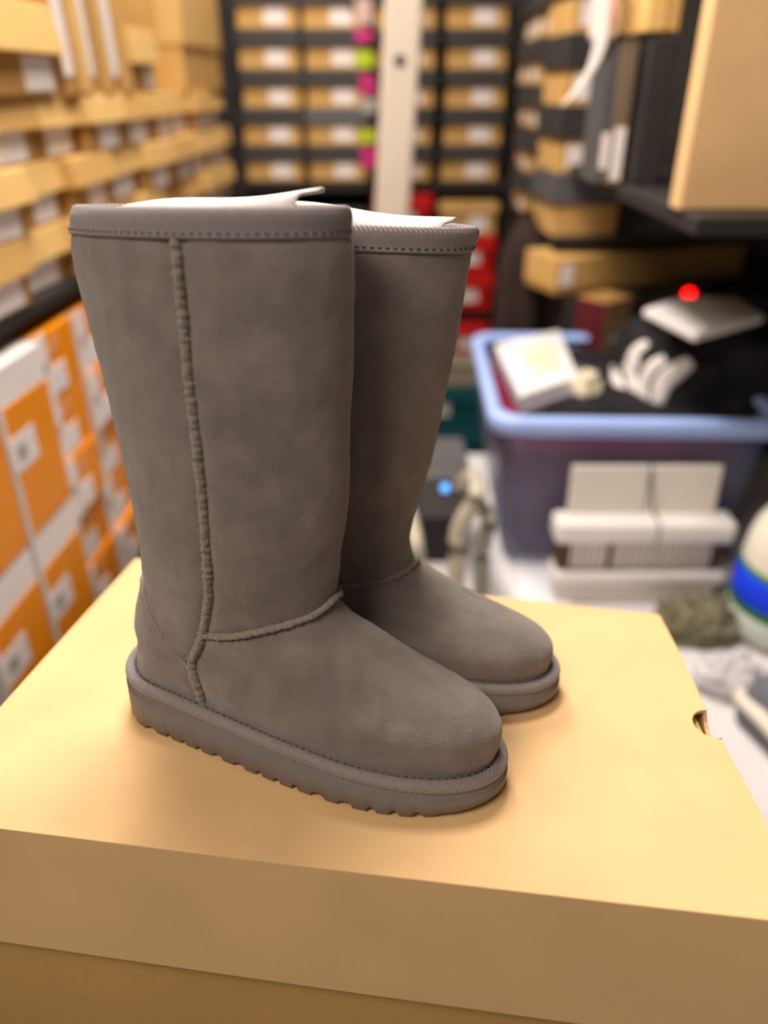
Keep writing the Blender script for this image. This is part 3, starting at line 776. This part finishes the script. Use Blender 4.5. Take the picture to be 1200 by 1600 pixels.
# tan boxes lying on top of the black box
p0, p1 = at(1000, 60, 1.50), at(1068, -60, 1.50)
root = empty('shoebox', (0, 0, 0)); box('box_body', (p0.x, p1.x, 1.47, 1.60, p0.z + .008, p1.z), KRAFT, root); box('lid', (p0.x - .002, p0.x + .03, 1.467, 1.602, p0.z + .0078, p1.z + .002), KRAFT_P, root)
tag(root, 'small tan box on top of the matt black upright box', 'shoebox')
# white receipt roll box with a strip hanging from it
p0, p1 = at(930, 62, 1.56), at(974, -40, 1.56)
root = empty('paper_packet', (0, 0, 0)); box('packet', (p0.x, p1.x, 1.55, 1.62, p0.z, p1.z), mat('pinkish_white_paper', (236, 214, 204)), root, .006, 2)
box('packet_flap', (p0.x + .004, p0.x + .028, 1.547, 1.551, p0.z + .02, p1.z), mat('pale_red_print', (232, 170, 150)), root, .0006)
tag(root, 'white and pale pink paper packet above the hanging white strip', 'packet')
cpts = [(944, -30), (943, 20), (940, 60), (932, 92), (918, 118), (900, 142), (878, 166)]
vv = []; ff = []
for i, (px, py) in enumerate(cpts):
    c = at(px, py, 1.53 - i * .004); w_ = .013 if i < 5 else .010
    n_ = Vector((.85, 0, .5)).normalized() if i > 2 else Vector((1, 0, 0.1)).normalized()
    vv += [c - n_ * w_, c + n_ * w_]
    if i: ff.append((2 * i - 2, 2 * i - 1, 2 * i + 1, 2 * i))
o = from_py('paper_strip', vv, ff, WHITE_LABEL, None, True)
md = o.modifiers.new('Solidify', 'SOLIDIFY'); md.thickness = .0012
md = o.modifiers.new('Subsurf', 'SUBSURF'); md.levels = 2; md.render_levels = 2
tag(o, 'long curling white paper strip hanging in front of the right shelf boxes', 'paper strip')

# long tan carton on blocks below the right shelf, dark stuff around it
pa, pb = at(866, 462, 1.84), at(1162, 398, 2.04)
ang = math.atan2(pb.y - pa.y, pb.x - pa.x); ln = (pb.xy - pa.xy).length
zl = pa.z
root = empty('long_carton', (pa.x, pa.y, zl), ang)
box('box_body', (0.002, ln, .003, .14, 0, .075), KRAFT_B, root); box('lid', (0, ln + .003, 0, .143, .012, .083), KRAFT, root, .002)
box('label', (.012, .045, -.0014, .0004, .02, .07), WHITE_LABEL, root, .0003)
tag(root, 'long narrow tan carton with a white end label, below the right shelf', 'carton')
box_ = plain_box('crate', .43, 1.00, 1.845, 2.10, .621, zl - .0006, BLACK_CARD, 'black storage box under the long tan carton behind the tub', 'storage box')

# brown jacket hanging in shadow at the end of the right shelf
def cloth_blob(name, cx, cy, z0, wx, wy, h, m, label, cat, seed, amp=.25, nu=48, nv=24, sq=2.5, freq=3.0, crease=.35):
    vv = []; ff = []
    for j in range(nv + 1):
        th = math.pi / 2 * j / nv
        for i in range(nu):
            a_ = 2 * math.pi * i / nu
            c, s = math.cos(a_), math.sin(a_)
            k = (abs(c) ** sq + abs(s) ** sq) ** (-1 / sq)
            rr = max(0.0, math.cos(th)) ** .45
            x, y, z = k * c * rr, k * s * rr, math.sin(th)
            n1 = noise.noise(Vector((x * freq + seed, y * freq, z * freq))); n2 = abs(noise.noise(Vector((x * freq * 1.8, y * freq * 1.8 + seed, z * 3))))
            g = 1 + amp * n1 - crease * amp * n2
            vv.append((cx + wx * x * (1 + .35 * amp * n1), cy + wy * y * (1 + .35 * amp * n1), z0 + h * max(0.0, z * g)))
    for j in range(nv):
        for i in range(nu):
            ff.append((j * nu + i, j * nu + (i + 1) % nu, (j + 1) * nu + (i + 1) % nu, (j + 1) * nu + i))
    ff.append(tuple(range(nu - 1, -1, -1)))
    o = from_py(name, vv, ff, m, None, True)
    if label: tag(o, label, cat)
    return o
jm = mat('dark_brown_cloth', (64, 50, 46), .9, .1, .2, 12)
pj = at(825, 350, 2.02)
root_pts = []
vv = []; ff = []
nj, ni = 26, 30
for j in range(nj + 1):
    q_ = j / nj; zj = pj.z + .03 - q_ * .56
    for i in range(ni):
        a_ = 2 * math.pi * i / ni
        f_ = 1 + .22 * math.sin(a_ * 5 + 1.3) * q_ + .12 * noise.noise(Vector((math.cos(a_) * 2, math.sin(a_) * 2, q_ * 4)))
        wid = (.012 + .052 * min(1, q_ * 5)) * f_
        vv.append((pj.x + wid * math.cos(a_), 2.03 + wid * .6 * math.sin(a_), zj))
for j in range(nj):
    for i in range(ni): ff.append((j * ni + i, j * ni + (i + 1) % ni, (j + 1) * ni + (i + 1) % ni, (j + 1) * ni + i))
ff.append(tuple(range(ni))); ff.append(tuple(nj * ni + i for i in range(ni - 1, -1, -1)))
jr = empty('hanging_jacket', (0, 0, 0)); from_py('cloth', vv, ff, jm, jr, True)
tube('hook', [(pj.x, 2.03, pj.z + .02), (pj.x, 2.03, pj.z + .05), (pj.x + .05, 2.03, pj.z + .06), (pj.x + .09, 2.03, pj.z + .058)], .003, DARK_METAL, jr, 6)
tag(jr, 'dark brown cloth garment hanging in shadow at the right shelf end', 'garment')

# ------------------------------------------------------------------ blue tub and what lies in it
TUB = mat('translucent_blue_plastic', (124, 130, 160), 0.35, 0.4, 0.04, 8, alpha=0.34)
TUBRIM = mat('blue_plastic_rim', (160, 184, 240), 0.4, 0.4, 0.03, 8)
tub = empty('storage_tub', (.455, 1.50, TT + .0006), R(-2))
tag(tub, 'big translucent blue plastic storage tub heaped with clothes and papers', 'tub')
def rrect(wx, wy, r_, n=6):
    out = []
    for (sx, sy, a0) in ((1, 1, 0), (-1, 1, 90), (-1, -1, 180), (1, -1, 270)):
        for k in range(n + 1):
            a_ = R(a0 + 90 * k / n); out.append((sx * (wx - r_) + r_ * math.cos(a_), sy * (wy - r_) + r_ * math.sin(a_)))
    return out
def loft(name, rings, m, parent, cap0=True, cap1=False, smooth=True):
    n = len(rings[0]); vv = [p for r_ in rings for p in r_]; ff = []
    for j in range(len(rings) - 1):
        for i in range(n): ff.append((j * n + i, j * n + (i + 1) % n, (j + 1) * n + (i + 1) % n, (j + 1) * n + i))
    if cap0: ff.append(tuple(range(n - 1, -1, -1)))
    if cap1: ff.append(tuple((len(rings) - 1) * n + i for i in range(n)))
    return from_py(name, vv, ff, m, parent, smooth)
TH = .335
def tr(wx, wy, z, r_=.05): return [(x, y, z) for x, y in rrect(wx, wy, r_)]
wall = loft('tub_wall', [tr(.205, .205, .0), tr(.21, .21, .01), tr(.235, .245, .16), tr(.245, .255, TH - .03)], TUB, tub)
md = wall.modifiers.new('Solidify', 'SOLIDIFY'); md.thickness = .0025
loft('tub_rim', [tr(.245, .255, TH - .034), tr(.260, .270, TH - .032), tr(.263, .273, TH - .010), tr(.258, .268, TH), tr(.240, .250, TH), tr(.235, .245, TH - .010)], TUBRIM, tub, False)
MAROON = mat('maroon_cloth', (132, 34, 62), .9, .1, .15, 14)
def heap_in_tub():
    rings = []
    for z, s in ((.012, .93), (.08, .96), (.16, .985), (.235, 1.0), (.285, .99)):
        b = rrect(.198 + .035 * z / .3, .198 + .04 * z / .3, .045)
        rings.append([(x * s * (1 + .05 * noise.noise(Vector((x * 14, y * 14, z * 22)))) * .96, y * s * (1 + .05 * noise.noise(Vector((x * 14 + 4, y * 14, z * 22)))) * .96, z + .012 * noise.noise(Vector((x * 9, y * 9, z * 5))) * (z > .05)) for x, y in b])
    for s in (.8, .5, .2):
        rings.append([(x * s, y * s, .292 + .014 * noise.noise(Vector((x * s * 16, y * s * 16, 3)))) for x, y, _ in rings[4]])
    return rings
h_ = loft('clothes_heap', heap_in_tub(), MAROON, None, True, True)
h_.matrix_world = Matrix.Translation((.455, 1.50, TT + .0006)) @ Matrix.Rotation(R(-2), 4, 'Z')
tag(h_, 'maroon clothes packed inside the blue tub', 'clothes')
def slab(name, corners, th, m, label, cat, parent=None):
    bm = bmesh.new(); a = [bm.verts.new(c) for c in corners]; b = [bm.verts.new(Vector(c) + Vector((0, 0, th))) for c in corners]
    bm.faces.new(a[::-1]); bm.faces.new(b); n = len(a)
    for i in range(n): bm.faces.new((a[i], a[(i + 1) % n], b[(i + 1) % n], b[i]))
    bmesh.ops.recalc_face_normals(bm, faces=bm.faces); bmesh.ops.bevel(bm, geom=list(bm.edges), offset=min(.003, th * .3), segments=2, affect='EDGES')
    o = from_bm(name, bm, m, parent)
    if label: tag(o, label, cat)
    return o
def on_z(px, py, z):
    d = Vector((1, 0, 0)) * ((px - 600) / 1202) + UPV * ((800 - py) / 1202) + FWD
    return Vector((0, 0, CAM_Z)) + d * ((z - CAM_Z) / d.z)
# padded white envelope near the tub's left rim
zt = TT + TH
cloth_blob('dark_cloth', .47, 1.51, zt - .040, .205, .22, .026, mat('charcoal_cloth', (40, 38, 42), .9, .1, .2, 14), 'charcoal cloth lying over the maroon clothes inside the tub', 'cloth', 7.7, .4, 48, 18, 4.0, 3.0)
env = empty('padded_envelope', (0, 0, 0))
tag(env, 'glossy white padded envelope lying at the left end of the tub', 'envelope')
GLOSS = mat('glossy_white_sleeve', (238, 234, 236), .18, .6, .03, 10)
ec = [on_z(772, 552, zt - .012), on_z(872, 530, zt - .012), on_z(902, 606, zt - .012), on_z(812, 636, zt - .012)]
slab('envelope_body', ec, .022, GLOSS, None, None, env)
c0 = sum(ec, Vector()) / 4
slab('paper_insert', [c0 + (c - c0) * .5 + Vector((.01, .0, .0222)) for c in ec], .0008, mat('cream_paper', (226, 216, 190)), None, None, env)
slab('envelope_stack', [c + Vector((.004, -.006, -.020)) for c in ec], .0196, mat('pale_lilac_paper', (206, 194, 206)), 'pale lilac packet lying under the glossy white envelope', 'packet')
# crumpled cream paper
cp = on_z(912, 612, zt - .02)
cloth_blob('crumpled_paper', cp.x, cp.y, zt - .05, .034, .036, .065, mat('cream_crumpled_paper', (228, 214, 186), .7, .2), 'small crumpled cream paper between the envelope and the black bag', 'paper', 2.2, .5, 32, 16, 2.0, 4)
# maroon and tan carton
mc = on_z(945, 548, zt - .03)
root = empty('small_carton', (mc.x, mc.y + .05, zt - .045), R(38))
tag(root, 'small maroon carton with a tan side standing in the back of the tub', 'carton')
box('box_body', (-.05, .05, -.04, .04, 0, .125), mat('tan_print_card', (190, 150, 104)), root); box('front_panel', (-.0515, -.0495, -.0405, .0405, 0, .1255), mat('maroon_card', (96, 20, 28)), root, .0006)
box('flap', (-.05, .05, -.04, .04, .1252, .128), KRAFT_B, root, .0008)
# black bag with white print
BAGM = mat('black_bag_cloth', (30, 29, 30), .75, .25, .2, 14)
bc = on_z(1085, 610, zt - .01)
bag_c = (bc.x + .03, bc.y + .08)
bag = empty('cloth_bag', (0, 0, 0)); tag(bag, 'black cloth bag with bold white streaks, heaped on the right of the tub', 'bag')
bz0, bh, bwx, bwy, bseed = zt - .045, .165, .168, .155, 5.3
bag_o = cloth_blob('bag_body', bag_c[0], bag_c[1], bz0, bwx, bwy, bh, BAGM, None, None, bseed, .30, 56, 28, 2.4, 2.2)
bag_o.parent = bag
WHITEP = mat('white_bag_print', (232, 224, 220), .6, .3, .05, 20)
# white streaks: raised print strips lying on the bag skin
from mathutils.bvhtree import BVHTree
bm = bmesh.new(); bm.from_mesh(bag_o.data); bvh = BVHTree.FromBMesh(bm)
def drape(name, pts, width):
    vv = []; ff = []; n = len(pts)
    for i, (px, py) in enumerate(pts):
        d = (Vector((1, 0, 0)) * ((px - 600) / 1202) + UPV * ((800 - py) / 1202) + FWD).normalized()
        loc, nrm, _, _ = bvh.ray_cast(Vector((0, 0, CAM_Z)), d)
        if loc is None:
            loc, nrm, _, _ = bvh.find_nearest(Vector((0, 0, CAM_Z)) + d * 1.55)
        if nrm.dot(d) > 0: nrm = -nrm
        vv.append((loc, nrm))
    P_ = [a for a, _ in vv]; out = []
    for i, (p, n_) in enumerate(vv):
        t = (P_[min(i + 1, n - 1)] - P_[max(i - 1, 0)]).normalized(); s = t.cross(n_).normalized()
        w_ = width * (.55 + .45 * math.sin(math.pi * (i + .5) / n))
        for k in range(7):
            q_ = -1 + 2 * k / 6
            tgt = p + s * (w_ * q_)
            l2, n2, _, _ = bvh.find_nearest(tgt); 
            if n2.dot(n_) < 0: n2 = -n2
            out.append(l2 + n2 * (.0012 + .003 * (1 - q_ * q_)))
        if i:
            for k in range(6): ff.append(((i - 1) * 7 + k, (i - 1) * 7 + k + 1, i * 7 + k + 1, i * 7 + k))
    o = from_py(name, out, ff, WHITEP, bag, True)
    md = o.modifiers.new('Solidify', 'SOLIDIFY'); md.thickness = .001
    return o
def dense(pts, n=14):
    t = np.linspace(0, 1, len(pts)); a = pchip(np.column_stack([t, np.array(pts, float)]), np.linspace(0, 1, n)); return [tuple(x) for x in a]
drape('white_streak', dense([(950, 545), (955, 575), (968, 610), (990, 640)]), .016)
drape('white_streak', dense([(1012, 535), (990, 555), (985, 585), (1000, 628)]), .016)
drape('white_streak', dense([(1040, 560), (1018, 575), (1005, 600), (1008, 636)]), .016)
drape('white_streak', dense([(1080, 565), (1058, 580), (1036, 600), (1024, 640)]), .019)
bm.free()
# white pad on top
zp = bz0 + bh + .016
slab('paper_pad', [on_z(1003, 494, zp), on_z(1062, 474, zp), on_z(1150, 476, zp), on_z(1192, 505, zp), on_z(1085, 536, zp)], .014, mat('white_pad_paper', (238, 230, 226), .6, .3, .03), 'white paper pad lying on top of the black bag', 'paper pad')
# red indicator light on a black adaptor behind the tub
pr2 = at(1075, 459, 1.79)
root = empty('power_adaptor', (pr2.x, 1.775, 0)); tag(root, 'black power adaptor with a glowing red indicator, behind the tub', 'adaptor')
box('adaptor_body', (-.05, .05, .012, .045, pr2.z - .05, pr2.z + .022), BLACK_CARD, root, .006, 2)
l_ = lathe('red_light', [(.0125, 0), (.0125, .004), (.010, .008), (.005, .010)], mat('red_indicator', (255, 10, 8), .3, .4, 0, 5, emit=6.0), root, 20); l_.location = (0, .0118, pr2.z); l_.rotation_euler = (R(90), 0, 0)
box('plug_stem', (-.012, .012, .018, .036, TT + .0004, pr2.z - .05), BLACK_CARD, root, .003)

# ------------------------------------------------------------------ white device with an upright panel and a lettered slot
WPL = mat('white_plastic', (234, 228, 224), .4, .4, .02, 10)
WPL2 = mat('warm_white_panel', (222, 214, 204), .5, .3, .03, 10)
BRN = mat('brown_slot', (96, 74, 56), .7, .2, .15, 30)
Yd = 1.172
def dx(px, py=860): return at(px, py, Yd)
a0, a1 = dx(858, 905), dx(1130, 905)
dev = empty('label_printer', ((a0.x + a1.x) / 2, Yd, TT + .0004))
tag(dev, 'white device with upright back panel and a brown slot of pale letters before the tub', 'printer')
W2 = (a1.x - a0.x) / 2
zA, zB, zC, zD = [at(990, py, Yd).z - TT for py in (918, 892, 848, 815)]
box('base', (-W2 + .015, W2 - .015, -.006, .045, 0, max(.012, zB - .024)), WPL2, dev, .006, 2)
box('front_bar', (-W2 + .004, W2, -.012, .048, zB - .026, zB), WPL, dev, .009, 3)
box('slot_panel', (-W2 + .012, W2 - .012, .004, .044, zB - .002, zC + .002), BRN, dev, .002)
box('top_bar', (-W2, W2, -.012, .048, zC, zD), WPL, dev, .011, 3)
random.seed(4)
x = -W2 + .034; k = 0
while x < W2 - .036:
    w_ = random.choice([.008, .009, .011])
    if k != 6: box('raised_letter', (x, x + w_, .0025, .007, zB + .004, zC - .004), WPL2, dev, .001)
    x += w_ + .0022; k += 1
pz0, pz1 = zD, at(1005, 727, 1.21).z - TT
pl_, pr_3 = at(888, 770, 1.21).x - dev.location.x, at(1120, 770, 1.21).x - dev.location.x
xm = pl_ + (pr_3 - pl_) * .53
for (xa, xb) in ((pl_, xm - .0015), (xm + .0015, pr_3)):
    bm = bm_box(xa, xb, .028, .036, pz0 - .004, pz1, .003, 2)
    for v in bm.verts: v.co.y += (v.co.z - pz0) * .06
    from_bm('back_panel', bm, WPL2, dev)
tube('cable', [(xm - .002, .028, pz1 - .004), (xm + .002, .026, pz0 + (pz1 - pz0) * .5), (xm + .012, .024, pz0 + .006), (xm + .014, -.012, zD + .001), (xm + .014, -.0145, zC + .008)], .0020, mat('grey_cable', (120, 112, 108)), dev, 6)

# ------------------------------------------------------------------ objects around the right of the table
# sheet of white paper beside the device
slab('paper_sheet', [on_z(806, 872, TT + .001), on_z(872, 868, TT + .001), on_z(905, 1000, TT + .001), on_z(822, 1000, TT + .001)], .004, mat('bright_white_paper', (240, 240, 246), .6, .3, .02), 'white paper sheets on the table below the tub corner', 'paper')
# olive cloth
gc = on_z(1085, 985, TT)
cloth_blob('crumpled_cloth', gc.x, gc.y, TT + .0005, .072, .055, .062, mat('olive_cloth', (132, 126, 104), .9, .1, .18, 30, rgb2=(92, 88, 66)), 'crumpled olive grey cloth in front of the white device', 'cloth', 9.1, .55, 56, 26, 2.2, 3.2, .9)
# white plastic wrapping
wc = on_z(1130, 1068, TT)
cloth_blob('plastic_wrapping', wc.x + .01, wc.y, TT + .0005, .06, .045, .04, mat('clear_white_plastic', (214, 210, 214), .3, .5, .1, 30), 'crumpled white plastic wrapping beside the shoebox, below the olive cloth', 'wrapping', 4.4, .6, 48, 22, 2.0, 4.5, 1.0)
# leaning white bottle with a green and blue label
CRM = mat('cream_plastic', (226, 218, 204), .4, .4, .03, 8); GRN = mat('green_label', (48, 116, 34), .5, .3, .06, 10); BLU = mat('blue_label', (12, 62, 246), .5, .3, .05, 10); CLR = mat('pale_green_plastic', (196, 206, 196), .4, .4, .05, 10)
bt = empty('cleaner_bottle', (0, 0, 0)); tag(bt, 'big cream white bottle with green and blue label, tilted on the table beside the device', 'bottle')
rb_ = .088
body_ = lathe('bottle_body', [(.05, 0), (rb_ * .94, .003), (rb_, .014), (rb_, .150), (rb_ * .985, .172), (rb_ * .93, .196), (rb_ * .82, .216), (rb_ * .62, .234), (rb_ * .38, .246), (.026, .252), (.024, .262)], CRM, bt, 48)
lb_ = lathe('label_band', [(rb_ + .0006, .050), (rb_ + .0012, .052), (rb_ + .0012, .130), (rb_ + .0006, .132)], GRN, bt, 48)
lathe('label_stripe', [(rb_ + .0014, .068), (rb_ + .0022, .070), (rb_ + .0022, .118), (rb_ + .0014, .120)], BLU, lb_, 48)
lathe('base_band', [(rb_ + .0003, .012), (rb_ + .0008, .014), (rb_ + .0008, .050), (rb_ + .0003, .0505)], CLR, bt, 48)
lathe('cap', [(.026, .256), (.029, .260), (.029, .290), (.025, .294)], CLR, bt, 24)
lean = R(4)
bt.rotation_euler = (0, lean, 0)
bq = on_z(1207, 985, TT)
bt.location = (bq.x, bq.y, TT + rb_ * .94 * math.sin(lean) + .0006)
# block propping the bottle
# grey and cream appliance at the frame's right edge
g0 = on_z(1226, 1185, TT)
gr = empty('tape_dispenser', (g0.x + .035, g0.y, TT + .0004), R(20)); tag(gr, 'dark grey and cream curved plastic appliance on the table beside the shoebox', 'appliance')
GRY = mat('slate_grey_plastic', (104, 106, 112), .5, .3, .06, 8)
loft('appliance_body', [tr(.05, .11, .0, .03), tr(.052, .112, .02, .03), tr(.048, .105, .06, .03), tr(.036, .09, .085, .03), tr(.015, .06, .095, .015)], GRY, gr, True, True)
tube('cream_edge', [(-.040, -.12, .012), (-.056, -.08, .03), (-.058, -.02, .045), (-.054, .05, .05), (-.045, .10, .042), (-.02, .118, .03)], [.009, .011, .012, .012, .011, .009], CRM, gr, 12)
tube('power_cable', [(-.02, .118, .03), (-.05, .15, .02), (-.07, .2, .0045), (-.05, .26, .0045)], .004, mat('pale_cable', (190, 186, 186)), gr, 8)

# black box with indicator behind the far boot, hoses beside it
q0, q1 = at(640, 900, 1.30), at(738, 742, 1.30)
root = empty('electronic_box', (0, 0, 0)); tag(root, 'black and grey electronic box with a small blue light, behind the boots', 'electronics')
box('lower_body', (q0.x - .03, q1.x - .012, 1.305, 1.48, TT + .0005, TT + .105), mat('black_plastic', (32, 32, 33), .5, .3), root, .006, 2)
box('upper_body', (q0.x - .035, q1.x, 1.295, 1.485, TT + .105, q1.z), mat('grey_plastic_box', (86, 84, 86), .5, .3), root, .008, 2)
pl3 = at(696, 764, 1.29)
l_ = lathe('blue_light', [(.009, 0), (.009, .003), (.006, .006)], mat('blue_indicator', (96, 176, 255), .3, .4, 0, 5, emit=1.3), root, 20); l_.location = (pl3.x, 1.2955, pl3.z); l_.rotation_euler = (R(90), 0, 0)
HOSE = mat('cream_grey_hose', (186, 178, 160), .5, .3, .05, 10); HOSE2 = mat('grey_green_hose', (140, 138, 122), .5, .3, .05, 10)
def hose(pts, Y, r_, m, label):
    P_ = [at(q_[0], q_[1], q_[2] if len(q_) > 2 else Y) for q_ in pts]
    D = dense([tuple(p) for p in P_], 30) if False else [Vector(x) for x in pchip(np.column_stack([np.linspace(0, 1, len(P_)), np.array([tuple(p) for p in P_])]), np.linspace(0, 1, 30))]
    D[-1].z = max(D[-1].z, TT + r_ + .001)
    o = tube('hose', D, r_, m, None, 14); tag(o, label, 'hose', 'hoses behind the boots'); return o
hose([(722, 758, 1.285), (738, 744, 1.22), (746, 768), (738, 790), (722, 815), (714, 850), (712, 966)], 1.12, .0145, HOSE, 'pale cream hose curving down beside the grey electronic box')
hose([(728, 790, 1.285), (752, 792, 1.22), (764, 812), (760, 834), (754, 860), (750, 966)], 1.12, .0135, HOSE2, 'greenish grey hose standing between the cream hose and the tub')
hose([(640, 800, 1.285), (646, 826, 1.18), (650, 850), (654, 880), (650, 966)], 1.12, .013, HOSE, 'pale cream hose just showing behind the ankle of the far boot')
